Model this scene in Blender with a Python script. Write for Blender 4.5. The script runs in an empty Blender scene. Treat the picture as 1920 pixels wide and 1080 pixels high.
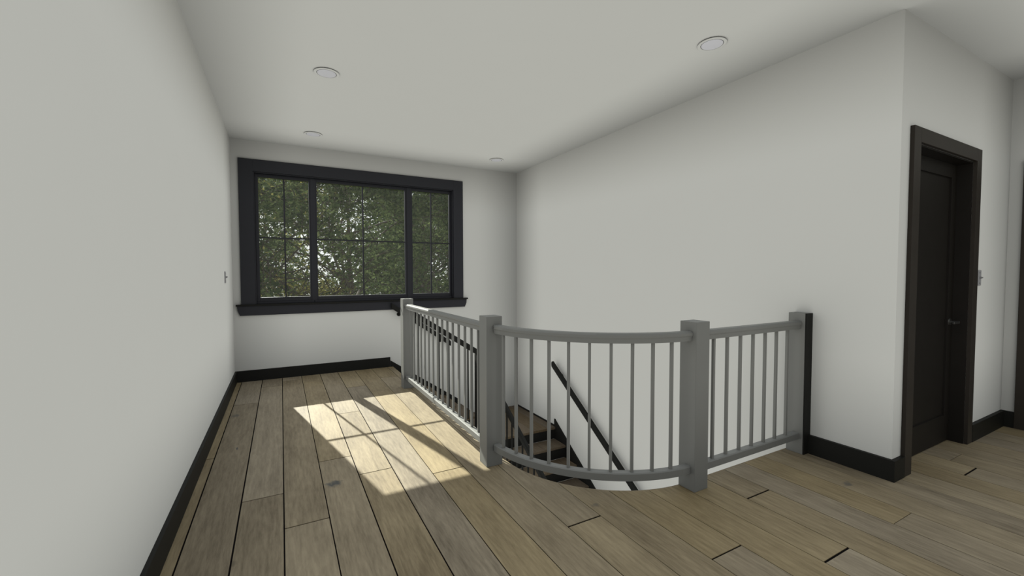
import bpy, bmesh, math, random
from mathutils import Vector, Matrix
S = bpy.context.scene
C = S.collection
random.seed(7)
PI = math.pi
# ------------------------------------------------------------------ dimensions (metres)
XL, XR, YD, YF, XE, CZ = -0.531, 3.518, 1.249, 6.335, 5.66, 3.044
YR = -4.2            # rear wall behind the camera
LOW = -3.04          # floor of the storey below
EYE = 1.374
RISE, RUN = 0.178, 0.262
X0 = 1.415           # top nosing of the first flight
YS = 5.17            # inner side of the first flight / first nosing of the second
LAND = -5 * RISE
XLAND = X0 + 4 * RUN
ACX, ACY, AR = 2.29, 2.775, 0.963    # curved rail centre and radius
OCX, OCY, OR_ = 2.305, 2.762, 0.889  # opening edge
# ------------------------------------------------------------------ helpers
def link(o, parent=None):
    C.objects.link(o)
    if parent is not None: o.parent = parent
    return o
def mesh_obj(name, bm, m, parent=None, smooth=False):
    me = bpy.data.meshes.new(name)
    bmesh.ops.recalc_face_normals(bm, faces=bm.faces)
    bm.to_mesh(me); bm.free()
    if m: me.materials.append(m)
    if smooth:
        for p in me.polygons: p.use_smooth = True
    o = bpy.data.objects.new(name, me)
    return link(o, parent)
def thing(name, label, cat, loc=(0, 0, 0), rz=0, group=None):
    o = bpy.data.objects.new(name, None); link(o)
    o.location = loc; o.rotation_euler = (0, 0, rz); o.empty_display_size = 0.1
    return tag(o, label, cat, group)
def tag(o, label, cat, group=None, kind=None):
    o['label'] = label; o['category'] = cat
    if group: o['group'] = group
    if kind: o['kind'] = kind
    return o
def struct(o, label=None, cat=None):
    o['kind'] = 'structure'
    if label: o['label'] = label
    if cat: o['category'] = cat
    return o
def box(bm, x0, x1, y0, y1, z0, z1, bev=0.0):
    r = bmesh.ops.create_cube(bm, size=1.0)
    vs = r['verts']
    bmesh.ops.scale(bm, verts=vs, vec=(abs(x1 - x0), abs(y1 - y0), abs(z1 - z0)))
    bmesh.ops.translate(bm, verts=vs, vec=((x0 + x1) / 2, (y0 + y1) / 2, (z0 + z1) / 2))
    if bev > 0:
        es = list({e for v in vs for e in v.link_edges})
        bmesh.ops.bevel(bm, geom=es, offset=bev, segments=2, affect='EDGES', profile=0.6)
def boxes(name, lst, m, parent=None, bev=0.0):
    bm = bmesh.new()
    for b in lst: box(bm, *b, bev=bev)
    return mesh_obj(name, bm, m, parent)
def prism(bm, pts, axis, a, b):
    """polygon pts (2D) extruded along axis from a to b"""
    def P(p, t):
        if axis == 'x': return (t, p[0], p[1])
        if axis == 'y': return (p[0], t, p[1])
        return (p[0], p[1], t)
    v0 = [bm.verts.new(P(p, a)) for p in pts]; v1 = [bm.verts.new(P(p, b)) for p in pts]
    n = len(pts)
    bm.faces.new(v0); bm.faces.new(v1[::-1])
    for i in range(n): bm.faces.new((v0[i], v1[i], v1[(i + 1) % n], v0[(i + 1) % n]))
def sweep(bm, prof, path, plumb=True):
    """closed profile (side, up) swept along a 3D path; rings stay plumb so mitres are clean"""
    rings = []
    n = len(path)
    for i, p in enumerate(path):
        p = Vector(p)
        a = Vector(path[max(i - 1, 0)]); b = Vector(path[min(i + 1, n - 1)])
        t = (b - a); th = Vector((t.x, t.y, 0)).normalized()
        side = Vector((th.y, -th.x, 0))
        up = Vector((0, 0, 1))
        rings.append([bm.verts.new(p + side * u + up * v) for u, v in prof])
    m = len(prof)
    for i in range(n - 1):
        for j in range(m):
            bm.faces.new((rings[i][j], rings[i][(j + 1) % m], rings[i + 1][(j + 1) % m], rings[i + 1][j]))
    bm.faces.new(rings[0]); bm.faces.new(rings[-1][::-1])
def tube(bm, p, q, r0, r1, seg=10, caps=True):
    p = Vector(p); q = Vector(q); d = (q - p)
    L = d.length
    if L < 1e-6: return
    rot = d.to_track_quat('Z', 'Y').to_matrix().to_4x4()
    mat = Matrix.Translation((p + q) / 2) @ rot
    bmesh.ops.create_cone(bm, cap_ends=caps, segments=seg, radius1=r0, radius2=r1, depth=L, matrix=mat)
# ------------------------------------------------------------------ materials
def new_mat(name):
    m = bpy.data.materials.new(name); m.use_nodes = True
    nt = m.node_tree; nt.nodes.clear()
    out = nt.nodes.new('ShaderNodeOutputMaterial'); b = nt.nodes.new('ShaderNodeBsdfPrincipled')
    nt.links.new(b.outputs[0], out.inputs[0])
    return m, nt, b, out
def paint(name, col, rough=0.6, var=0.03, scale=6.0, bump=0.02, bscale=180.0, spec=0.35):
    m, nt, b, out = new_mat(name)
    N, L = nt.nodes, nt.links
    tc = N.new('ShaderNodeTexCoord')
    no = N.new('ShaderNodeTexNoise'); no.inputs['Scale'].default_value = scale; no.inputs['Detail'].default_value = 4
    L.new(tc.outputs['Object'], no.inputs['Vector'])
    mx = N.new('ShaderNodeMixRGB')
    mx.inputs[1].default_value = (*[c * (1 - var) for c in col], 1); mx.inputs[2].default_value = (*[min(1, c * (1 + var)) for c in col], 1)
    L.new(no.outputs['Fac'], mx.inputs[0]); L.new(mx.outputs[0], b.inputs['Base Color'])
    b.inputs['Roughness'].default_value = rough
    b.inputs['Specular IOR Level'].default_value = spec
    if bump > 0:
        n2 = N.new('ShaderNodeTexNoise'); n2.inputs['Scale'].default_value = bscale; n2.inputs['Detail'].default_value = 2
        L.new(tc.outputs['Object'], n2.inputs['Vector'])
        bp = N.new('ShaderNodeBump'); bp.inputs['Strength'].default_value = bump; bp.inputs['Distance'].default_value = 0.002
        L.new(n2.outputs['Fac'], bp.inputs['Height']); L.new(bp.outputs[0], b.inputs['Normal'])
    return m
def wood(name, dark, light, knots=()):
    """brushed oak: grain along object Y; per-plank offset and tone from the face attribute 'plank'"""
    m, nt, b, out = new_mat(name)
    N, L = nt.nodes, nt.links
    tc = N.new('ShaderNodeTexCoord')
    at = N.new('ShaderNodeAttribute'); at.attribute_name = 'plank'
    off = N.new('ShaderNodeVectorMath'); off.operation = 'MULTIPLY_ADD'
    off.inputs[1].default_value = (7.3, 13.1, 3.7)
    L.new(at.outputs['Vector'], off.inputs[0]); L.new(tc.outputs['Object'], off.inputs[2])
    mp = N.new('ShaderNodeMapping'); mp.inputs['Scale'].default_value = (1.0, 0.11, 1.0)
    L.new(off.outputs[0], mp.inputs['Vector'])
    # slow warp gives cathedral figure
    warp = N.new('ShaderNodeTexNoise'); warp.inputs['Scale'].default_value = 3.2; warp.inputs['Detail'].default_value = 2
    L.new(mp.outputs[0], warp.inputs['Vector'])
    wv = N.new('ShaderNodeVectorMath'); wv.operation = 'MULTIPLY_ADD'; wv.inputs[1].default_value = (0.10, 0.0, 0.0)
    L.new(warp.outputs['Color'], wv.inputs[0]); L.new(mp.outputs[0], wv.inputs[2])
    fine = N.new('ShaderNodeTexNoise'); fine.inputs['Scale'].default_value = 85; fine.inputs['Detail'].default_value = 6; fine.inputs['Roughness'].default_value = 0.65
    L.new(wv.outputs[0], fine.inputs['Vector'])
    med = N.new('ShaderNodeTexNoise'); med.inputs['Scale'].default_value = 17; med.inputs['Detail'].default_value = 5; med.inputs['Distortion'].default_value = 0.6
    L.new(wv.outputs[0], med.inputs['Vector'])
    rings = N.new('ShaderNodeTexWave'); rings.wave_type = 'BANDS'; rings.bands_direction = 'X'
    rings.inputs['Scale'].default_value = 8.5; rings.inputs['Distortion'].default_value = 7.0; rings.inputs['Detail'].default_value = 3; rings.inputs['Detail Scale'].default_value = 1.4
    L.new(wv.outputs[0], rings.inputs['Vector'])
    blot = N.new('ShaderNodeTexNoise'); blot.inputs['Scale'].default_value = 5.0; blot.inputs['Detail'].default_value = 3
    mp2 = N.new('ShaderNodeMapping'); mp2.inputs['Scale'].default_value = (1, 0.4, 1)
    L.new(off.outputs[0], mp2.inputs['Vector']); L.new(mp2.outputs[0], blot.inputs['Vector'])
    def math_(op, a, bb, c=None):
        n = N.new('ShaderNodeMath'); n.operation = op
        for i, v in enumerate((a, bb, c)):
            if v is None: continue
            if isinstance(v, (int, float)): n.inputs[i].default_value = v
            else: L.new(v, n.inputs[i])
        return n.outputs[0]
    g = math_('MULTIPLY_ADD', fine.outputs['Fac'], 0.62, math_('MULTIPLY_ADD', med.outputs['Fac'], 0.38, math_('MULTIPLY', rings.outputs['Fac'], 0.05)))
    g = math_('MULTIPLY_ADD', blot.outputs['Fac'], 0.35, math_('SUBTRACT', g, 0.17))
    sep = N.new('ShaderNodeSeparateXYZ'); L.new(at.outputs['Vector'], sep.inputs[0])
    g = math_('MULTIPLY_ADD', sep.outputs['X'], 0.16, math_('SUBTRACT', g, 0.08))
    ramp = N.new('ShaderNodeValToRGB')
    e = ramp.color_ramp.elements
    e[0].position = 0.24; e[0].color = (*dark, 1)
    e[1].position = 0.76; e[1].color = (*light, 1)
    L.new(g, ramp.inputs[0])
    # some planks lean grey, some lean warm
    hs = N.new('ShaderNodeHueSaturation')
    L.new(ramp.outputs[0], hs.inputs['Color'])
    L.new(math_('MULTIPLY_ADD', sep.outputs['Y'], 0.30, 0.86), hs.inputs['Saturation'])
    # small dark knots
    vo = N.new('ShaderNodeTexVoronoi'); vo.inputs['Scale'].default_value = 1.15; vo.inputs['Randomness'].default_value = 1.0
    mp3 = N.new('ShaderNodeMapping'); mp3.inputs['Scale'].default_value = (1.5, 0.75, 0.0)
    L.new(off.outputs[0], mp3.inputs['Vector'])
    wn = N.new('ShaderNodeTexNoise'); wn.inputs['Scale'].default_value = 14; wn.inputs['Detail'].default_value = 4
    L.new(off.outputs[0], wn.inputs['Vector'])
    wk = N.new('ShaderNodeVectorMath'); wk.operation = 'MULTIPLY_ADD'; wk.inputs[1].default_value = (0.08, 0.08, 0)
    L.new(wn.outputs['Color'], wk.inputs[0]); L.new(mp3.outputs[0], wk.inputs[2]); L.new(wk.outputs[0], vo.inputs['Vector'])
    kr = N.new('ShaderNodeMapRange'); kr.inputs['From Min'].default_value = 0.018; kr.inputs['From Max'].default_value = 0.05
    kr.inputs['To Min'].default_value = 0.40; kr.inputs['To Max'].default_value = 1.0
    L.new(vo.outputs['Distance'], kr.inputs['Value'])
    km = N.new('ShaderNodeMixRGB'); km.blend_type = 'MULTIPLY'; km.inputs[0].default_value = 1.0
    L.new(hs.outputs[0], km.inputs[1]); L.new(kr.outputs[0], km.inputs[2])
    last = km.outputs[0]
    # the individual big knots and worm marks of this floor: (x, y, half width, half length, depth)
    if knots:
        kn = N.new('ShaderNodeTexNoise'); kn.inputs['Scale'].default_value = 26; kn.inputs['Detail'].default_value = 4
        L.new(tc.outputs['Object'], kn.inputs['Vector'])
    for kx, ky, rx, ry, dep in knots:
        sv = N.new('ShaderNodeVectorMath'); sv.operation = 'SUBTRACT'; sv.inputs[1].default_value = (kx, ky, 0); L.new(tc.outputs['Object'], sv.inputs[0])
        dv = N.new('ShaderNodeVectorMath'); dv.operation = 'MULTIPLY'; dv.inputs[1].default_value = (1 / rx, 1 / ry, 0); L.new(sv.outputs[0], dv.inputs[0])
        wv2 = N.new('ShaderNodeVectorMath'); wv2.operation = 'MULTIPLY_ADD'; wv2.inputs[1].default_value = (2.4, 2.4, 0); L.new(kn.outputs['Color'], wv2.inputs[0]); L.new(dv.outputs[0], wv2.inputs[2])
        cv = N.new('ShaderNodeVectorMath'); cv.operation = 'SUBTRACT'; cv.inputs[1].default_value = (1.2, 1.2, 0); L.new(wv2.outputs[0], cv.inputs[0])
        ln = N.new('ShaderNodeVectorMath'); ln.operation = 'LENGTH'; L.new(cv.outputs[0], ln.inputs[0])
        mr = N.new('ShaderNodeMapRange'); mr.inputs['From Min'].default_value = 0.45; mr.inputs['From Max'].default_value = 1.25; mr.inputs['To Min'].default_value = dep; mr.inputs['To Max'].default_value = 0.0
        L.new(ln.outputs['Value'], mr.inputs['Value'])
        mk = N.new('ShaderNodeMixRGB'); mk.inputs[2].default_value = (0.070, 0.078, 0.078, 1)
        L.new(mr.outputs[0], mk.inputs[0]); L.new(last, mk.inputs[1]); last = mk.outputs[0]
    L.new(last, b.inputs['Base Color'])
    b.inputs['Roughness'].default_value = 0.62
    b.inputs['Specular IOR Level'].default_value = 0.25
    bp = N.new('ShaderNodeBump'); bp.inputs['Strength'].default_value = 0.25; bp.inputs['Distance'].default_value = 0.002
    L.new(g, bp.inputs['Height']); L.new(bp.outputs[0], b.inputs['Normal'])
    return m
WALL = paint('wall_paint', (0.82, 0.82, 0.745), 0.75, 0.008, 3, 0.03, 260, 0.2)
CEIL = paint('ceiling_paint', (0.83, 0.835, 0.765), 0.8, 0.008, 3, 0.03, 260, 0.2)
OAK = wood('brushed_oak', (0.160, 0.124, 0.070), (0.405, 0.330, 0.200), ((0.284, 2.96, 0.052, 0.040, 0.85), (-0.41, 4.85, 0.035, 0.06, 0.6), (3.215, 1.361, 0.05, 0.022, 0.6), (-0.33, 3.93, 0.006, 0.03, 0.9), (0.10, 1.75, 0.03, 0.02, 0.35), (1.62, 1.95, 0.03, 0.02, 0.4)))
GAP = paint('gap_black', (0.010, 0.008, 0.007), 0.9, 0.1, 20, 0, spec=0.05)
GREY = paint('grey_paint', (0.262, 0.263, 0.235), 0.5, 0.03, 8, 0.03, 120, 0.35)
BLACK = paint('black_brown_paint', (0.0215, 0.0215, 0.0185), 0.55, 0.10, 9, 0.04, 90, 0.15)
DOORC = paint('door_dark_brown', (0.023, 0.020, 0.0165), 0.55, 0.12, 9, 0.05, 60, 0.15)
CASC = paint('casing_dark_brown', (0.050, 0.042, 0.033), 0.5, 0.12, 9, 0.05, 60, 0.2)
TREAD = wood('shaded_oak_tread', (0.095, 0.069, 0.040), (0.225, 0.170, 0.100))  # floor oak darkened: the stairwell's dimmer light is put into the colour
WINC = paint('window_charcoal', (0.031, 0.032, 0.040), 0.45, 0.05, 9, 0.03, 120, 0.35)
METAL = paint('dark_bronze_metal', (0.16, 0.16, 0.15), 0.35, 0.05, 30, 0.0, spec=0.5)
METAL.node_tree.nodes['Principled BSDF'].inputs['Metallic'].default_value = 0.7
PLATE = paint('switch_plate_plastic', (0.42, 0.42, 0.41), 0.4, 0.02, 20, 0.0)
LENS = paint('frosted_lens', (0.86, 0.86, 0.88), 0.45, 0.01, 20, 0.0)
# glass
GLASS = bpy.data.materials.new('window_glass'); GLASS.use_nodes = True
nt = GLASS.node_tree; nt.nodes.clear()
o_ = nt.nodes.new('ShaderNodeOutputMaterial'); tr = nt.nodes.new('ShaderNodeBsdfTransparent'); gl = nt.nodes.new('ShaderNodeBsdfGlossy')
tr.inputs[0].default_value = (0.93, 0.95, 0.94, 1); gl.inputs['Roughness'].default_value = 0.45
fr = nt.nodes.new('ShaderNodeFresnel'); fr.inputs[0].default_value = 1.45
mxs = nt.nodes.new('ShaderNodeMixShader'); nt.links.new(fr.outputs[0], mxs.inputs[0]); nt.links.new(tr.outputs[0], mxs.inputs[1]); nt.links.new(gl.outputs[0], mxs.inputs[2])
nt.links.new(mxs.outputs[0], o_.inputs[0])

# ------------------------------------------------------------------ FLOOR (individual planks, cut round the stair opening)
PX, PW = -0.010, 0.225
def opening_y(x):
    """near edge of the stair opening at this x (None left of it)"""
    if x <= X0: return None
    if x >= OCX: return OCY - OR_
    d = OR_ ** 2 - (x - OCX) ** 2
    return OCY - math.sqrt(max(d, 0))
known = {-1: [3.80], 0: [5.23, 2.1], 1: [2.98, 5.9], 2: [2.557, 6.12], 3: [3.358], 4: [3.013, 4.425], 5: [1.2, 5.4],
         6: [2.787], 7: [0.7, 5.7], 8: [1.842], 9: [0.35], 10: [1.30, -0.9], 11: [0.1], 12: [1.03], 13: [1.557], 14: [0.45], 17: [1.869], 20: [1.04]}
wide = {8, 12, 13, 17, 20}
rng = random.Random(11)
fb = bmesh.new(); pl = fb.faces.layers.float_vector.new('plank')
def plank(poly, rnd):
    """poly CCW in plan; slightly eased top edge, 2 mm proud of the dark gap"""
    z = 0.0
    top = [fb.verts.new((x, y, z)) for x, y in poly]
    bot = [fb.verts.new((x, y, z - 0.012)) for x, y in poly]
    fs = [fb.faces.new(top)]
    n = len(poly)
    for i in range(n): fs.append(fb.faces.new((top[i], bot[i], bot[(i + 1) % n], top[(i + 1) % n])))
    for f in fs: f[pl] = rnd
seam = {}
for k in range(-1, 29):
    xa, xb = PX + (k - 2) * PW, PX + (k - 1) * PW
    xa, xb = max(xa, XL), min(xb, XE)
    if xb - xa < 0.01: continue
    g = rng.choice([0.0024, 0.003, 0.0036, 0.004]) if k > 1 else 0.0042
    if k > 8: g = rng.choice([0.0018, 0.0024, 0.0028])
    js = sorted(known.get(k, []))
    ys = [YR - 0.1]
    base = js[0] if js else rng.uniform(-1.0, 1.2)
    y = base
    while y > YR: 
        ys.append(y); y -= rng.choice([1.6, 1.9, 2.15])
    if js: ys += js
    y = (js[-1] if js else base) + rng.choice([2.3, 2.6, 3.0])
    while y < YF: 
        ys.append(y); y += 2.1
    ys.append(YF + 0.02)
    ys = sorted(set(ys))
    for a, b in zip(ys[:-1], ys[1:]):
        if b - a < 0.05: continue
        gj = 0.010 if (k in wide) else 0.007
        rnd = Vector((rng.random(), rng.random(), rng.random()))
        a2, b2 = a + (gj if a in known.get(k, []) else 0.0015), b - 0.0015
        x1, x2 = xa + g, xb - g
        # which x-intervals
        cuts = [x1]
        if x1 < X0 < x2: cuts.append(X0)
        if x2 > X0: 
            s = max(x1, X0); n = 8
            cuts += [s + (x2 - s) * i / n for i in range(1, n)]
        cuts.append(x2); cuts = sorted(set(cuts))
        # left part: full height
        left = [c for c in cuts if c <= X0 + 1e-9]
        if len(left) > 1: plank([(left[0], a2), (left[-1], a2), (left[-1], b2), (left[0], b2)], rnd)
        right = [c for c in cuts if c >= X0 - 1e-9]
        if len(right) > 1:
            lim = lambda x: (YD + 0.16 if x > XR + 0.001 else (opening_y(x) or 99))
            if right[0] < XR < right[-1]:
                right = sorted(right + [XR, XR + 0.002])
            tops = [(x, min(b2, lim(x + 1e-6 if x == right[0] else x))) for x in right]
            tops = [(x, t) for x, t in tops if t > a2 + 0.004]
            if len(tops) > 1:
                plank([(tops[0][0], a2), (tops[-1][0], a2)] + tops[::-1], rnd)
# sub-floor slab under the planks (dark gaps), with the same opening
floor = mesh_obj('floor', fb, OAK); struct(floor, 'wide oak plank floor around the stair opening', 'floor')
sb = bmesh.new()
arc = [(OCX - OR_ * math.cos(t * PI / 2 / 24), OCY - OR_ * math.sin(t * PI / 2 / 24)) for t in range(25)]
prism(sb, [(XL - 0.1, YR - 0.1), (X0, YR - 0.1), (X0, YF + 0.1), (XL - 0.1, YF + 0.1)], 'z', -0.30, -0.0035)
# near side piece follows the curved edge
pts = [(X0, YR - 0.1), (XR, YR - 0.1), (XR, OCY - OR_)] + arc[::-1][0:] 
prism(sb, pts, 'z', -0.30, -0.0035)
prism(sb, [(XR, YR - 0.1), (XE + 0.1, YR - 0.1), (XE + 0.1, YD + 0.2), (XR, YD + 0.2)], 'z', -0.30, -0.0035)
o = mesh_obj('floor_underlay', sb, GAP, floor)
# thin oak nosing strip lining the opening edge, white fascia below it
nb = bmesh.new(); pln = nb.faces.layers.float_vector.new('plank')
path = [(X0, YF), (X0, OCY)] + arc[1:-1] + [(OCX, OCY - OR_), (XR, OCY - OR_)]
sweep(nb, [(-0.006, -0.035), (0.012, -0.035), (0.014, -0.028), (0.014, -0.008), (0.009, -0.001), (-0.006, -0.001)], [(x, y, 0) for x, y in path[::-1]])
for f in nb.faces: f[pln] = Vector((0.3, 0.5, 0.2))
struct(mesh_obj('trim_1', nb, OAK), 'thin oak nosing along the edge of the stair opening', 'trim')
wb = bmesh.new()
sweep(wb, [(0.001, -0.34), (0.006, -0.34), (0.006, -0.03), (0.001, -0.03)], [(x, y, 0) for x, y in path[::-1]])
struct(mesh_obj('trim_2', wb, WALL), 'white fascia under the edge of the stair opening', 'trim')

# ------------------------------------------------------------------ WALLS, CEILING
T = 0.14
wx0, wx1, wz0, wz1 = -0.29, 2.38, 0.968, 2.66
struct(boxes('wall_left', [(XL - T, XL, YR - T, YF + T, LOW, CZ)], WALL), 'long plain white wall on the left', 'wall')
struct(boxes('wall_far', [(XL - T, wx0, YF, YF + T, LOW, CZ), (wx1, XR + T, YF, YF + T, LOW, CZ), (wx0, wx1, YF, YF + T, wz1, CZ), (wx0, wx1, YF, YF + T, LOW, wz0)], WALL), 'white wall with the big dark framed window', 'wall')
struct(boxes('wall_right', [(XR, XR + T, YD, YF, LOW, CZ)], WALL), 'tall white wall beside the stairs', 'wall')
dx0, dx1, dz = 3.75, 4.78, 2.235
struct(boxes('wall_front', [(XR + T, dx0, YD, YD + T, 0, CZ), (dx1, XE, YD, YD + T, 0, CZ), (dx0, dx1, YD, YD + T, dz, CZ), (XR, XE, YD + T, YD + T + 0.02, LOW, -0.30)], WALL), 'white wall with the dark door', 'wall')
e0, e1 = 0.10, 1.07   # second door opening (y) in the end wall
struct(boxes('wall_end', [(XE, XE + T, YR - T, e0, 0, CZ), (XE, XE + T, e1, YD + T, 0, CZ), (XE, XE + T, e0, e1, dz, CZ)], WALL), 'narrow white wall at the right edge', 'wall')
struct(boxes('ceiling', [(XL - T, XE + T, YR - T, YF + T, CZ, CZ + 0.25)], CEIL), 'flat white ceiling', 'ceiling')
# rear wall behind the viewer with an unseen window added to let in sky light
rx0, rx1, rz0, rz1 = 0.0, 5.2, 0.35, 2.75
struct(boxes('wall_rear', [(XL - T, rx0, YR - T, YR, LOW, CZ), (rx1, XE + T, YR - T, YR, LOW, CZ), (rx0, rx1, YR - T, YR, rz1, CZ), (rx0, rx1, YR - T, YR, LOW, rz0)], WALL), 'rear white wall', 'wall')
# storey below
struct(boxes('wall_lower', [(XL, 1.26, YS + 0.2, YS + 0.3, LOW, -0.3), (0.3, 0.4, YR, YS + 0.2, LOW, -0.3), (0.3, XR, 0.2, 0.3, LOW, -0.3)], WALL), 'white walls of the storey below', 'wall')
lb = bmesh.new(); pll = lb.faces.layers.float_vector.new('plank')
box(lb, XL, XR, YR, YF, LOW - 0.2, LOW)
for f in lb.faces: f[pll] = Vector((0.5, 0.5, 0.1))
struct(mesh_obj('floor_lower', lb, OAK), 'oak floor of the storey below', 'floor')

# ------------------------------------------------------------------ BASEBOARDS
BT, BH = 0.026, 0.14
def board(name, lst, lab):
    bm = bmesh.new()
    for b in lst: box(bm, *b)
    struct(mesh_obj(name, bm, BLACK), lab, 'baseboard')
board('baseboard_left', [(XL, XL + 0.020, YR, YF, 0, BH)], 'black baseboard along the left wall')
board('baseboard_far', [(XL + 0.020, 1.385, YF - 0.020, YF, 0, BH)], 'black baseboard under the window')
board('baseboard_right', [(XR - BT, XR, YD - BT, 1.745, 0, BH)], 'black baseboard between end newel and wall corner')
board('baseboard_front', [(XR, 3.645, YD - BT, YD, 0, BH), (4.875, XE, YD - BT, YD, 0, BH)], 'black baseboard beside the door')
board('baseboard_end', [(XE - 0.02, XE, 1.165, YD - BT, 0, BH), (XE - 0.02, XE, YR, 0.0, 0, BH)], 'short black baseboard at the right edge')
board('baseboard_rear', [(XL + 0.02, XE - 0.02, YR, YR + 0.02, 0, BH)], 'black baseboard of the rear wall')

# ------------------------------------------------------------------ WINDOW
win = bpy.data.objects.new('window_1', None); link(win); win.location = (1.045, YF, wz0)
struct(win, 'triple window with charcoal frame and thin grilles looking at trees', 'window')
def wpart(name, lst, m, bev=0.0):
    o = boxes(name, lst, m, None, bev); o.parent = win; o.matrix_parent_inverse = Matrix.Translation(win.location).inverted(); return o
GY = YF + 0.08
# jamb liner
J = 0.012
wpart('window_jamb', [(wx0, wx0 + J, YF - 0.002, YF + T, wz0, wz1), (wx1 - J, wx1, YF - 0.002, YF + T, wz0, wz1), (wx0 + J, wx1 - J, YF - 0.002, YF + T, wz1 - J, wz1), (wx0 + J, wx1 - J, YF - 0.002, YF + T + 0.03, wz0, wz0 + J)], WINC)
units = [(-0.24, 0.346), (0.444, 1.642), (1.754, 2.338)]
gz0, gz1 = 1.06, 2.607
for i, (a, b) in enumerate(units):
    lo = wx0 + J if i == 0 else (units[i - 1][1] + a) / 2 + 0.004
    hi = wx1 - J if i == 2 else (b + units[i + 1][0]) / 2 - 0.004
    sash = wpart('window_sash', [(lo, a, GY - 0.02, GY + 0.03, wz0 + J, wz1 - J), (b, hi, GY - 0.02, GY + 0.03, wz0 + J, wz1 - J), (a, b, GY - 0.02, GY + 0.03, gz1, wz1 - J), (a, b, GY - 0.02, GY + 0.03, wz0 + J + 0.028, gz0),
                 (lo, hi, GY - 0.045, GY + 0.03, wz0 + J, wz0 + J + 0.028)], WINC, 0.003)
    if i < 2: pass
    m = (a + b) / 2
    gr = wpart('window_grille', [(m - 0.009, m + 0.009, GY - 0.010, GY + 0.012, gz0, gz1), (a, m - 0.009, GY - 0.009, GY + 0.011, 1.826, 1.844), (m + 0.009, b, GY - 0.009, GY + 0.011, 1.826, 1.844)], WINC)
    pa = wpart('window_pane', [(a, b, GY + 0.013, GY + 0.017, gz0, gz1)], GLASS)
    for q in (gr, pa): q.parent = sash; q.matrix_parent_inverse = Matrix.Identity(4)
for a, b in ((0.346, 0.444), (1.642, 1.754)):
    wpart('window_mullion', [((a + b) / 2 - 0.03, (a + b) / 2 + 0.03, GY - 0.03, GY - 0.018, wz0 + J, wz1 - J)], WINC, 0.002)
ct = 0.022
# casing trim
struct(boxes('trim_3', [(-0.447, wx0, YF - ct, YF, 0.978, 2.81), (wx1, 2.537, YF - ct, YF, 0.978, 2.81), (wx0, wx1, YF - ct, YF, 2.66, 2.81)], WINC, None, 0.002), 'flat charcoal casing around the window', 'trim')
bm = bmesh.new()
prism(bm, [(YF + 0.05, 0.958), (YF + 0.05, 0.980), (YF - 0.050, 0.980), (YF - 0.056, 0.974), (YF - 0.056, 0.964), (YF - 0.050, 0.958)], 'x', -0.503, 2.603)
struct(mesh_obj('trim_4', bm, BLACK), 'thin black window stool', 'trim')
bm = bmesh.new()
prism(bm, [(-0.492, 0.957), (2.592, 0.957), (2.586, 0.90), (2.560, 0.838), (-0.462, 0.838), (-0.486, 0.90)], 'y', YF - 0.024, YF)
struct(mesh_obj('trim_5', bm, WINC), 'charcoal apron board below the window stool', 'trim')
# unseen rear window, added as an inlet for sky light
rw = bpy.data.objects.new('added_window_2', None); link(rw); struct(rw, 'broad unseen window added in the rear wall to let in sky light', 'window')
boxes('added_window_frame', [(rx0, rx0 + 0.06, YR - T, YR + 0.01, rz0, rz1), (rx1 - 0.06, rx1, YR - T, YR + 0.01, rz0, rz1), (rx0 + .06, rx1 - .06, YR - T, YR + 0.01, rz1 - 0.06, rz1), (rx0 + .06, rx1 - .06, YR - T, YR + 0.01, rz0, rz0 + 0.06), (1.70, 1.76, YR - 0.10, YR - 0.02, rz0 + .06, rz1 - .06), (3.44, 3.50, YR - 0.10, YR - 0.02, rz0 + .06, rz1 - .06)], WINC, rw)

# ------------------------------------------------------------------ DOORS
def door(name, lab, W, H, mat, rot, loc, handle_right=True, num=6):
    """door set in a wall: local x along the wall, local +y into the wall, face of wall at y=0"""
    root = bpy.data.objects.new(name, None); link(root); root.location = loc; root.rotation_euler = (0, 0, rot); struct(root, lab, 'door')
    ly = 0.086          # leaf face depth
    boxes('door_jamb', [(0, 0.012, 0.0, T, 0.0, H), (W - 0.012, W, 0.0, T, 0.0, H), (0.012, W - 0.012, 0.0, T, H - 0.012, H)], mat, root)
    L = 0.014
    st = 0.093; tr_ = 0.105; br = 0.215
    bm = bmesh.new()
    z0, z1 = 0.008, H - 0.014
    x0, x1 = L, W - L
    box(bm, x0, x0 + st, ly, ly + 0.04, z0, z1, 0.0015); box(bm, x1 - st, x1, ly, ly + 0.04, z0, z1, 0.0015)
    box(bm, x0 + st, x1 - st, ly, ly + 0.04, z1 - tr_, z1); box(bm, x0 + st, x1 - st, ly, ly + 0.04, z0, z0 + br)
    leaf = mesh_obj('door_leaf', bm, mat, root)
    # bevelled sticking and recessed panel
    bm = bmesh.new()
    a0, a1, b0, b1 = x0 + st, x1 - st, z0 + br, z1 - tr_
    box(bm, a0 - 0.004, a1 + 0.004, ly + 0.014, ly + 0.028, b0 - 0.004, b1 + 0.004)
    pn = mesh_obj('door_panel', bm, mat, leaf)
    # lever handle
    hx = x1 - 0.055 if handle_right else x0 + 0.055
    d = -1 if handle_right else 1
    bm = bmesh.new()
    tube(bm, (hx, ly + 0.002, 0.975), (hx, ly - 0.008, 0.975), 0.027, 0.025, 24)
    tube(bm, (hx, ly - 0.006, 0.975), (hx, ly - 0.050, 0.975), 0.0095, 0.0085, 16)
    box(bm, min(hx - d * 0.012, hx + d * 0.105), max(hx - d * 0.012, hx + d * 0.105), ly - 0.060, ly - 0.047, 0.966, 0.984, 0.003)
    h = mesh_obj('door_handle', bm, METAL, leaf); h['label'] = 'dark lever handle on a round rose'
    return root
door('door_1', 'dark brown panel door recessed in the white wall', dx1 - dx0, dz, DOORC, 0, (dx0, YD, 0))
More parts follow.
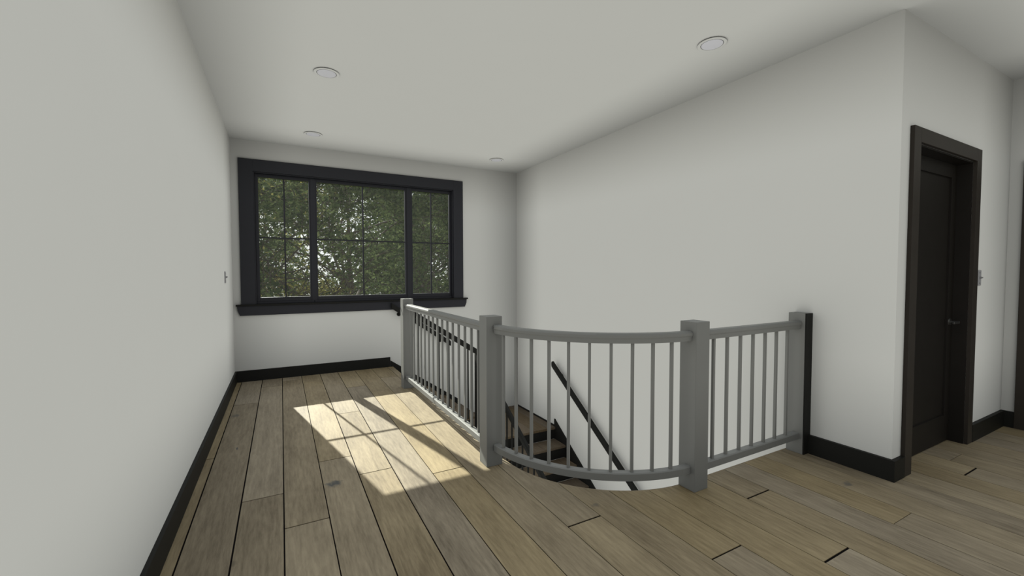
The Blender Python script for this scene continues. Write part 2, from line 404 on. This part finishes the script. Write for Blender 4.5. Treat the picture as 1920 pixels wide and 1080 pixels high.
struct(boxes('trim_6', [(3.645, dx0, YD - 0.024, YD, 0, 2.332), (dx1, 4.875, YD - 0.024, YD, 0, 2.332), (dx0, dx1, YD - 0.024, YD, dz, 2.332)], CASC, None, 0.0015), 'dark brown casing around the door', 'trim')
door('door_2', 'second dark door at the right edge of the picture', e1 - e0, dz, DOORC, -PI / 2, (XE, e1, 0), False)
struct(boxes('trim_7', [(XE - 0.024, XE, e1, 1.165, 0, 2.332), (XE - 0.024, XE, 0.005, e0, 0, 2.332), (XE - 0.024, XE, e0, e1, dz, 2.332)], CASC, None, 0.0015), 'dark casing cut off by the right edge of the picture', 'trim')

# ------------------------------------------------------------------ SWITCHES
def switch(label, loc, rz):
    t = thing('light_switch', label, 'light switch', loc, rz, 'wall switches')
    bm = bmesh.new(); box(bm, -0.036, 0.036, -0.007, 0.0, -0.062, 0.062, 0.0025); cp = mesh_obj('cover_plate', bm, PLATE, t)
    bm = bmesh.new(); prism(bm, [(-0.007, -0.012), (-0.026, 0.000), (-0.026, 0.008), (-0.007, 0.012)], 'x', -0.005, 0.005); mesh_obj('toggle', bm, PLATE, t)
    for z in (-0.042, 0.042):
        bm = bmesh.new(); tube(bm, (0, -0.0065, z), (0, -0.0085, z), 0.004, 0.004, 12); mesh_obj('screw', bm, METAL, cp)
    return t
switch('grey toggle switch on the white wall right of the dark door', (4.985, YD, 1.325), 0)
switch('grey toggle switch on the left wall near the window', (XL, 5.49, 1.331), PI / 2)

# ------------------------------------------------------------------ RECESSED LIGHTS
def ring_mesh(bm, r0, r1, z0, z1, seg=48):
    # profile revolve of a soft trim ring
    prof = [(r0 + 0.004, z1), (r0 + 0.004, z0 + 0.002), (r0 + 0.006, z0), (r1 - 0.003, z0 + 0.001), (r1, z0 + 0.003), (r1 - 0.002, z0 + 0.006), (r1 - 0.010, z0 + 0.0065), (r1 - 0.011, z1)]
    rr = []
    for i in range(seg):
        a = 2 * PI * i / seg
        rr.append([bm.verts.new((r * math.cos(a), r * math.sin(a), z)) for r, z in prof])
    for i in range(seg):
        for j in range(len(prof) - 1):
            bm.faces.new((rr[i][j], rr[(i + 1) % seg][j], rr[(i + 1) % seg][j + 1], rr[i][j + 1]))
first = None
spots = [((0.365, 3.917), 'round white recessed ceiling light on the left, farther from the window'),
         ((0.369, 5.694), 'round white recessed ceiling light just in front of the left part of the window'),
         ((2.832, 5.712), 'smallest looking white recessed ceiling light beside the far right ceiling corner'),
         ((2.800, 2.100), 'round white recessed ceiling light above the curved railing near the tall right wall')]
for (x, y), lab in spots:
    if first is None:
        first = thing('recessed_light', lab, 'ceiling light', (x, y, CZ), 0, 'recessed ceiling lights')
        bm = bmesh.new(); ring_mesh(bm, 0.074, 0.100, -0.010, 0.0); mesh_obj('trim_ring', bm, CEIL, first, True)
        bm = bmesh.new(); bmesh.ops.create_cone(bm, cap_ends=True, segments=48, radius1=0.073, radius2=0.0755, depth=0.009, matrix=Matrix.Translation((0, 0, -0.0050))); mesh_obj('lens', bm, LENS, first)
    else:
        c = first.copy(); C.objects.link(c); c.location = (x, y, CZ); c['label'] = lab
        for ch in list(first.children):
            d = ch.copy(); C.objects.link(d); d.parent = c

# ------------------------------------------------------------------ GREY GUARD RAILING
rail = thing('guard_railing', 'grey wooden guard railing with a curved middle section round the stair opening', 'railing', (1.315, 2.77, 0))
def rp(name, bm, m=GREY, parent=None, smooth=False):
    o = mesh_obj(name, bm, m, None, smooth); p = parent or rail; o.parent = p
    o.matrix_parent_inverse = Matrix.Translation(Vector((1.315, 2.77, 0))).inverted(); return o
PZ = 1.067
P1, P2, P3, P4 = (1.317, 5.085), (1.314, 2.755), (2.304, 1.822), (3.4745, 1.805)
ph = 0.0615
for p in (P1, P2, P3):
    bm = bmesh.new(); box(bm, p[0] - ph, p[0] + ph, p[1] - ph, p[1] + ph, 0.0, PZ, 0.003); rp('newel_post', bm)
bm = bmesh.new(); box(bm, 3.428, XR, 1.750, 1.868, 0.0, PZ, 0.002); rp('newel_post', bm)
bm = bmesh.new(); box(bm, 3.431, XR, 1.742, 1.7505, 0.0, PZ - 0.001, 0.001); o = rp('newel_face_board', bm, BLACK); o['label'] = 'black face board on the end newel'
RZ = 1.008
def rail_prof(w=0.064, t=0.060):
    h = w / 2
    return [(-h * 0.72, -t), (h * 0.72, -t), (h * 0.78, -t * 0.55), (h, -t * 0.42), (h, -t * 0.16), (h * 0.72, 0), (-h * 0.72, 0), (-h, -t * 0.16), (-h, -t * 0.42), (-h * 0.78, -t * 0.55)]
botp = [(-0.026, -0.048), (0.026, -0.048), (0.026, -0.006), (0.020, 0), (-0.020, 0), (-0.026, -0.006)]
BZ = 0.158
arcp = [(ACX - AR * math.cos(math.radians(a)), ACY - AR * math.sin(math.radians(a))) for a in [3.2 + (85.4 - 3.2) * i / 40 for i in range(41)]]
arcp[0] = (1.322, P2[1] - ph + 0.004); 
paths = [[(1.305, P1[1] - ph + 0.002), (1.305, P2[1] + ph - 0.002)], arcp, [(P3[0] + ph - 0.002, 1.803), (3.430, 1.803)]]
arcp[-1] = (P3[0] - ph + 0.003, arcp[-1][1])
for pth in paths:
    bm = bmesh.new(); sweep(bm, rail_prof(), [(x, y, RZ) for x, y in pth]); rp('top_rail', bm)
    bm = bmesh.new(); sweep(bm, botp, [(x, y, BZ) for x, y in pth]); rp('bottom_rail', bm)
bal = []
for y in (2.954, 3.085, 3.22, 3.358, 3.498, 3.637, 3.777, 3.915, 4.052, 4.19, 4.327, 4.463, 4.60, 4.735, 4.87): bal.append((1.305, y, 0))
for i in range(10):
    a = math.radians(10.0 + 7.66 * i); bal.append((ACX - AR * math.cos(a), ACY - AR * math.sin(a), a))
for x in (2.462, 2.60, 2.74, 2.88, 3.021, 3.158, 3.296): bal.append((x, 1.803, 0))
proto = None
for x, y, a in bal:
    if proto is None:
        bm = bmesh.new(); box(bm, -0.0085, 0.0085, -0.0085, 0.0085, BZ - 0.003, RZ - 0.055)
        proto = mesh_obj('baluster', bm, GREY); o = proto
    else:
        o = proto.copy(); C.objects.link(o)
    o.parent = rail; o.location = (x - 1.315, y - 2.77, 0); o.rotation_euler = (0, 0, a)

# ------------------------------------------------------------------ STAIRCASE
stair = thing('staircase', 'dark staircase with oak treads and a corner landing going down inside the railing', 'stairs', (X0, YS, 0))
Moff = Matrix.Translation(Vector((X0, YS, 0))).inverted()
def sp(name, bm, m, root=stair, off=Moff):
    o = mesh_obj(name, bm, m); o.parent = root; o.matrix_parent_inverse = off; return o
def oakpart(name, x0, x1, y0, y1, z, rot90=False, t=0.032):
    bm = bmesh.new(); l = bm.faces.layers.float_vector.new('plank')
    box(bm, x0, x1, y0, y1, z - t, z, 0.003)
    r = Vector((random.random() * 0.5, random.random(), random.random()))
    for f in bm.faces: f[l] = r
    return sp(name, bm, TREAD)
YW = 6.330
XI, XW = XLAND - 0.02, XR - 0.003
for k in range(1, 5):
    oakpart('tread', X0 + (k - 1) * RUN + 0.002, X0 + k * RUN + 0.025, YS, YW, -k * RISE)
for k in range(5):
    bm = bmesh.new(); x = X0 + k * RUN; box(bm, x - 0.018 + 0.002, x + 0.002, YS + 0.02, YW, -(k + 1) * RISE, -k * RISE - 0.032); sp('riser', bm, BLACK)
# landing in planks
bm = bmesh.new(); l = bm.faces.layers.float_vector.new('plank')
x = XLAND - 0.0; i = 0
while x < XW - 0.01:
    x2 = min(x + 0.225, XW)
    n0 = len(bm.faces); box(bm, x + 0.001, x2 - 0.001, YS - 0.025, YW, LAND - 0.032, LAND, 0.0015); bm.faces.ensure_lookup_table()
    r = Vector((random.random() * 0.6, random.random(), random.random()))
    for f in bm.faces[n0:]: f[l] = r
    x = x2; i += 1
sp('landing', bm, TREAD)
NS = 11
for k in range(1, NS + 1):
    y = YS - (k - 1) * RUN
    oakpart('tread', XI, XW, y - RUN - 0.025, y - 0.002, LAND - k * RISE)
for k in range(NS + 1):
    bm = bmesh.new(); y = YS - k * RUN; zb = max(LAND - (k + 1) * RISE, LOW); box(bm, XI + 0.01, XW, y - 0.002, y + 0.016, zb, LAND - k * RISE - 0.032); sp('riser', bm, BLACK)
sl = RISE / RUN
# inner stringers and wall skirts
bm = bmesh.new(); prism(bm, [(X0 - 0.02, -0.04), (XLAND + 0.02, LAND - 0.04), (XLAND + 0.02, LAND - 0.34), (X0 - 0.02, -0.36)], 'y', YS - 0.028, YS); sp('stringer', bm, BLACK)
def zz(y): return LAND - (YS - y) * sl
yb = YS - NS * RUN
bm = bmesh.new(); prism(bm, [(YS, zz(YS) - 0.04), (yb, zz(yb) - 0.04), (yb, max(zz(yb) - 0.34, LOW)), (YS, zz(YS) - 0.34)], 'x', XI - 0.028, XI); sp('stringer', bm, BLACK)
bm = bmesh.new(); prism(bm, [(1.392, 0.09), (XLAND, 0.09 - (XLAND - 1.392) * sl), (XLAND, LAND), (X0 + 0.01, -RISE * 1.9), (1.392, -0.1)], 'y', YW - 0.017, YW); sp('wall_skirt', bm, BLACK)
bm = bmesh.new(); prism(bm, [(YS + 0.004, LAND + 0.115), (yb, zz(yb) + 0.115), (yb, zz(yb) - 0.2), (YS + 0.004, LAND - 0.2)], 'x', XW - 0.018, XW); sp('wall_skirt', bm, BLACK)
bm = bmesh.new(); box(bm, XW - 0.012, XW, YS + 0.004, YW, LAND, LAND + 0.022); sp('landing_base', bm, BLACK)

# inner stair rail (dark), first flight then second flight
sr = thing('stair_railing', 'black stair railing descending beside the oak treads behind the grey railing', 'railing', (X0, YS, 0))
def spr(name, bm): return sp(name, bm, BLACK, sr)
N2 = (2.300, 5.145); N3 = (2.475, 5.115)
for (x, y, z0, z1) in ((N2[0], N2[1], -1.0, 0.300), (N3[0], N3[1], -1.25, 0.10)):
    bm = bmesh.new(); box(bm, x - 0.058, x + 0.058, y - 0.058, y + 0.058, z0, z1, 0.003); spr('newel_post', bm)
dp = [(-0.020, -0.078), (0.020, -0.078), (0.026, -0.05), (0.026, -0.018), (0.016, 0), (-0.016, 0), (-0.026, -0.018), (-0.026, -0.05)]
ra, rb_ = (1.378, 0.934), (2.330, 0.322)
bm = bmesh.new(); sweep(bm, dp, [(ra[0], 5.145, ra[1]), (rb_[0], 5.145, rb_[1])]); spr('handrail', bm)
sl2 = (ra[1] - rb_[1]) / (rb_[0] - ra[0])
bproto = None
x = 1.47
while x < 2.22:
    zt = ra[1] - (x - ra[0]) * sl2 - 0.07; zb = -(x - X0) * sl - 0.06
    bm = bmesh.new(); box(bm, x - 0.008, x + 0.008, 5.137, 5.153, zb, zt); spr('baluster', bm)
    x += 0.131
# second flight rail
def hz(y): return -0.03 - (YS - y) * 0.615
ya, yb2 = N3[1], 2.35
bm = bmesh.new(); sweep(bm, dp, [(N3[0], ya, hz(ya)), (N3[0], yb2, hz(yb2))]); spr('handrail', bm)
y = 4.98
while y > 2.4:
    bm = bmesh.new(); box(bm, N3[0] - 0.008, N3[0] + 0.008, y - 0.008, y + 0.008, zz(y) - 0.10, hz(y) - 0.07); spr('baluster', bm)
    y -= 0.131
# wall handrails
def wall_rail(label, path, brackets, wall):
    t = thing('wall_handrail', label, 'handrail', path[0], 0, 'wall handrails of the stairs')
    off = Matrix.Translation(Vector(path[0])).inverted()
    bm = bmesh.new(); sweep(bm, dp, path); sp('rail', bm, BLACK, t, off)
    for b in brackets:
        bm = bmesh.new()
        b = Vector(b)
        w = Vector((b.x, YF, b.z - 0.09)) if wall == 'far' else Vector((XR, b.y, b.z - 0.09))
        n = (w - Vector((b.x, b.y, w.z))).normalized()
        tube(bm, b + Vector((0, 0, -0.07)), Vector((b.x, b.y, w.z)), 0.007, 0.007, 10)
        tube(bm, Vector((b.x, b.y, w.z)), w, 0.007, 0.008, 10)
        tube(bm, w - n * 0.006, w, 0.030, 0.030, 20)
        sp('bracket', bm, BLACK, t, off)
    return t
yr = YF - 0.062
def fz(x): return 0.925 - (x - 1.42) * 0.69
wall_rail('black wall handrail on the far wall below the window, slanting down beside the first steps', [(1.40, yr, fz(1.40)), (2.30, yr, fz(2.30))], [(1.52, yr, fz(1.52)), (2.15, yr, fz(2.15))], 'far')
xr_ = XR - 0.062
def rz_(y): return 0.085 - (5.15 - y) * 0.676
wall_rail('long black handrail slanting down the tall white wall on the right of the stairs', [(xr_, 5.15, rz_(5.15)), (xr_, 2.3, rz_(2.3))], [(xr_, 5.0, rz_(5.0)), (xr_, 3.7, rz_(3.7)), (xr_, 2.5, rz_(2.5))], 'right')

# ------------------------------------------------------------------ OUTDOORS
GZ = -3.35
GRASS = paint('meadow_grass', (0.16, 0.20, 0.05), 0.9, 0.35, 0.6, 0.0, spec=0.1)
bm = bmesh.new()
bmesh.ops.create_grid(bm, x_segments=60, y_segments=60, size=90)
for v in bm.verts: v.co.z = GZ + 0.25 * math.sin(v.co.x * 0.13) * math.cos(v.co.y * 0.11) * min(1, max(0, v.co.length - 14) / 20); 
struct(mesh_obj('ground', bm, GRASS, None, True), 'green meadow outside the window', 'ground')
def leaf_mat(name, c1, c2, tl):
    m = bpy.data.materials.new(name); m.use_nodes = True
    nt = m.node_tree; nt.nodes.clear(); N, L = nt.nodes, nt.links
    out = N.new('ShaderNodeOutputMaterial'); d = N.new('ShaderNodeBsdfDiffuse'); t = N.new('ShaderNodeBsdfTranslucent'); mx = N.new('ShaderNodeMixShader')
    at = N.new('ShaderNodeAttribute'); at.attribute_name = 'tone'
    cm = N.new('ShaderNodeMixRGB'); cm.inputs[1].default_value = (*c1, 1); cm.inputs[2].default_value = (*c2, 1)
    L.new(at.outputs['Fac'], cm.inputs[0]); L.new(cm.outputs[0], d.inputs[0]); L.new(cm.outputs[0], t.inputs[0])
    mx.inputs[0].default_value = tl
    L.new(d.outputs[0], mx.inputs[1]); L.new(t.outputs[0], mx.inputs[2]); L.new(mx.outputs[0], out.inputs[0])
    return m
LEAF_A = leaf_mat('leaf_olive', (0.095, 0.098, 0.036), (0.36, 0.33, 0.11), 0.35)
LEAF_B = leaf_mat('leaf_green', (0.040, 0.062, 0.028), (0.150, 0.185, 0.075), 0.30)
BARK = paint('bark', (0.07, 0.06, 0.045), 0.9, 0.3, 8, 0.0, spec=0.1)
def make_tree(label, loc, H, spread, leafmat, nleaf, lsize, seed, low=0.12, lean=0.0):
    R = random.Random(seed)
    t = thing('tree', label, 'tree', loc, R.uniform(0, 6.28), 'trees outside the window')
    wb_ = bmesh.new(); tips = []
    def grow(p, d, ln, r, dep):
        n = 3 if dep < 2 else 2
        q = p
        for i in range(n):
            d = (d + Vector((R.uniform(-1, 1), R.uniform(-1, 1), R.uniform(-0.5, 0.7))) * 0.16).normalized()
            q2 = q + d * ln / n
            tube(wb_, q, q2, r * (1 - 0.28 * i / n), r * (1 - 0.28 * (i + 1) / n), 6 if dep < 2 else 4, False)
            q = q2
            if dep >= 2: tips.append((q.copy(), dep))
        if dep >= 4 or r < 0.006: return
        for _ in range(R.choice([3, 3, 4]) if dep < 3 else 3):
            nd = (d * 0.75 + Vector((R.uniform(-1, 1), R.uniform(-1, 1), R.uniform(-0.45, 0.75))) * 0.85).normalized()
            grow(q, nd, ln * R.uniform(0.60, 0.80), r * 0.58, dep + 1)
    trunk_h = H * 0.42
    p = Vector((0, 0, -0.1)); d = Vector((lean, 0, 1)).normalized(); r = 0.022 * H
    segs = 7
    for i in range(segs):
        q = p + d * H * 0.8 / segs
        tube(wb_, p, q, r, r * 0.84, 8, False)
        zfrac = (i + 1) / segs
        if q.z > H * low:
            for _ in range(3):
                a = R.uniform(0, 2 * PI)
                nd = Vector((math.cos(a), math.sin(a), R.uniform(0.15, 0.8))).normalized()
                prof = math.sin(min(1, 0.35 + 0.65 * (1 - abs(zfrac - 0.45) * 1.2)) * PI / 2)
                grow(q, nd, spread * 0.46 * max(prof, 0.35), r * 0.5, 1)
        p = q; r *= 0.84; d = (d + Vector((R.uniform(-.08, .08), R.uniform(-.08, .08), 0))).normalized()
    grow(p, d, spread * 0.4, r, 1)
    mesh_obj('branches', wb_, BARK, t)
    vs, fs, tone = [], [], []
    for i in range(nleaf):
        tp, dep = R.choice(tips)
        c = tp + Vector((R.gauss(0, 1), R.gauss(0, 1), R.gauss(0, 0.8))) * spread * 0.040
        a = Vector((R.uniform(-1, 1), R.uniform(-1, 1), R.uniform(-0.7, 0.7))).normalized()
        b = a.cross(Vector((R.uniform(-1, 1), R.uniform(-1, 1), R.uniform(-1, 1)))).normalized()
        s = lsize * R.uniform(0.6, 1.3)
        k = len(vs)
        nrm = a.cross(b) * s * 0.12
        vs += [c - a * s, c + b * s * 0.42 + nrm, c + a * s, c - b * s * 0.42 + nrm]
        fs.append((k, k + 1, k + 2, k + 3)); tone.append(R.random() ** 1.4)
    me = bpy.data.meshes.new('foliage'); me.from_pydata([tuple(v) for v in vs], [], fs); me.materials.append(leafmat)
    at = me.attributes.new('tone', 'FLOAT', 'FACE'); at.data.foreach_set('value', tone)
    link(bpy.data.objects.new('foliage', me), t)
    return t
trees = [
 ('sparse olive tree with sky showing through, behind the left sash', (-1.8, 17.5, GZ), 8.6, 4.6, LEAF_A, 3600, 0.07, 3),
 ('dense dark green tree filling the middle of the window', (2.55, 19.0, GZ), 9.4, 5.4, LEAF_B, 28000, 0.10, 5),
 ('dark green tree behind the right sash', (6.6, 22.5, GZ), 9.0, 5.4, LEAF_B, 26000, 0.10, 8),
 ('olive tree farther back beyond the left sash', (-3.4, 28.0, GZ), 8.0, 5.0, LEAF_A, 1500, 0.12, 12),
 ('far green tree seen between the nearer crowns', (4.6, 38.0, GZ), 10.4, 7.0, LEAF_B, 20000, 0.16, 14),
 ('far green tree beyond the right sash', (14.0, 30.0, GZ), 10.0, 7.0, LEAF_B, 16000, 0.16, 15),
]
for a in trees: make_tree(*a)
# low hedge of shrubs in the distance
def shrub(label, loc, rx, rzz, n, mat, seed, ls=0.12):
    R = random.Random(seed); t = thing('shrub', label, 'shrub', loc, 0, 'shrubs below the trees')
    bm = bmesh.new()
    for i in range(14):
        a = R.uniform(0, 2 * PI); tube(bm, (0, 0, -0.1), (math.cos(a) * rx * 0.6, math.sin(a) * rx * 0.4, rzz * R.uniform(0.5, 0.95)), 0.03, 0.008, 5, False)
    mesh_obj('stems', bm, BARK, t)
    vs, fs, tone = [], [], []
    for i in range(n):
        u = Vector((R.gauss(0, 1), R.gauss(0, 1), R.gauss(0, 1))).normalized() * R.uniform(0.55, 1.05)
        c = Vector((u.x * rx, u.y * rx * 0.7, rzz * 0.5 + u.z * rzz * 0.5))
        a = Vector((R.uniform(-1, 1), R.uniform(-1, 1), R.uniform(-1, 1))).normalized(); b = a.cross(Vector((R.uniform(-1, 1), R.uniform(-1, 1), 1))).normalized()
        s = ls * R.uniform(0.6, 1.3); k = len(vs)
        vs += [c - a * s, c + b * s * .45, c + a * s, c - b * s * .45]; fs.append((k, k + 1, k + 2, k + 3)); tone.append(R.random())
    me = bpy.data.meshes.new('foliage'); me.from_pydata([tuple(v) for v in vs], [], fs); me.materials.append(mat)
    at = me.attributes.new('tone', 'FLOAT', 'FACE'); at.data.foreach_set('value', tone)
    link(bpy.data.objects.new('foliage', me), t)
shrub('round olive shrub low behind the left sash', (0.0, 38, GZ), 4.5, 5.0, 7000, LEAF_A, 21, 0.17)
shrub('wide green shrub low behind the middle sash', (8.0, 40, GZ), 5.5, 5.2, 8000, LEAF_B, 22, 0.18)
shrub('wide green shrub low behind the right sash', (17.0, 42, GZ), 6.0, 5.0, 8000, LEAF_B, 23, 0.18)

# ------------------------------------------------------------------ LIGHT
W = bpy.data.worlds.new('sky'); S.world = W; W.use_nodes = True
nt = W.node_tree; nt.nodes.clear(); N, L = nt.nodes, nt.links
wo = N.new('ShaderNodeOutputWorld'); bg = N.new('ShaderNodeBackground')
tc = N.new('ShaderNodeTexCoord'); sx = N.new('ShaderNodeSeparateXYZ'); L.new(tc.outputs['Generated'], sx.inputs[0])
rp_ = N.new('ShaderNodeValToRGB'); e = rp_.color_ramp.elements
e[0].position = 0.0; e[0].color = (0.97, 0.965, 0.95, 1); e[1].position = 0.9; e[1].color = (0.58, 0.68, 0.86, 1)
L.new(sx.outputs['Z'], rp_.inputs[0])
cn = N.new('ShaderNodeTexNoise'); cn.inputs['Scale'].default_value = 3.0; cn.inputs['Detail'].default_value = 6; L.new(tc.outputs['Generated'], cn.inputs['Vector'])
cr = N.new('ShaderNodeMapRange'); cr.inputs['From Min'].default_value = 0.38; cr.inputs['From Max'].default_value = 0.60; L.new(cn.outputs['Fac'], cr.inputs['Value'])
cmx = N.new('ShaderNodeMixRGB'); cmx.inputs[2].default_value = (0.97, 0.965, 0.95, 1); L.new(cr.outputs[0], cmx.inputs[0]); L.new(rp_.outputs[0], cmx.inputs[1])
L.new(cmx.outputs[0], bg.inputs[0])
# sky gradient added to tone the walls: brighter to the right and ahead
def wm(op, a, b_, c=None):
    n = N.new('ShaderNodeMath'); n.operation = op
    for i_, v_ in enumerate((a, b_, c)):
        if v_ is None: continue
        if isinstance(v_, (int, float)): n.inputs[i_].default_value = v_
        else: L.new(v_, n.inputs[i_])
    return n.outputs[0]
L.new(wm('MULTIPLY_ADD', sx.outputs['X'], 0.16, wm('MULTIPLY_ADD', sx.outputs['Y'], 0.14, 1.0)), bg.inputs[1]); L.new(bg.outputs[0], wo.inputs[0])
sd = bpy.data.lights.new('sun', 'SUN'); sd.energy = 11.0; sd.angle = math.radians(0.4); sd.color = (1.0, 0.965, 0.91)
so = bpy.data.objects.new('sun', sd); C.objects.link(so)
so.rotation_euler = Vector((0.206, -1.0, -0.69)).to_track_quat('-Z', 'Y').to_euler()
so.location = (-3, 14, 12)

# ------------------------------------------------------------------ CAMERA
cam = bpy.data.cameras.new('camera'); co = bpy.data.objects.new('camera', cam); C.objects.link(co)
cam.sensor_width = 36; cam.sensor_fit = 'HORIZONTAL'; cam.lens = 800.4 / 1920 * 36; cam.clip_start = 0.05; cam.clip_end = 400
yaw, pitch, roll = math.radians(28.395), math.radians(2.043), math.radians(-0.106)
F = Vector((math.sin(yaw) * math.cos(pitch), math.cos(yaw) * math.cos(pitch), -math.sin(pitch)))
R0 = Vector((math.cos(yaw), -math.sin(yaw), 0)); U0 = R0.cross(F)
Rr = R0 * math.cos(roll) + U0 * math.sin(roll); Ur = U0 * math.cos(roll) - R0 * math.sin(roll)
M = Matrix((Rr, Ur, -F)).transposed().to_4x4(); M.translation = (0, 0, EYE)
co.matrix_world = M
S.camera = co
S.view_settings.view_transform = 'Standard'; S.view_settings.look = 'None'; S.view_settings.gamma = 1.0
S.view_settings.exposure = 0.0
S.view_settings.use_curve_mapping = False
S.cycles.max_bounces = 10; S.cycles.diffuse_bounces = 6
S.cycles.use_denoising = True
S.cycles.use_fast_gi = True; S.cycles.fast_gi_method = 'REPLACE'; S.cycles.ao_bounces_render = 1
W.light_settings.distance = 0.8; W.light_settings.ao_factor = 0.66
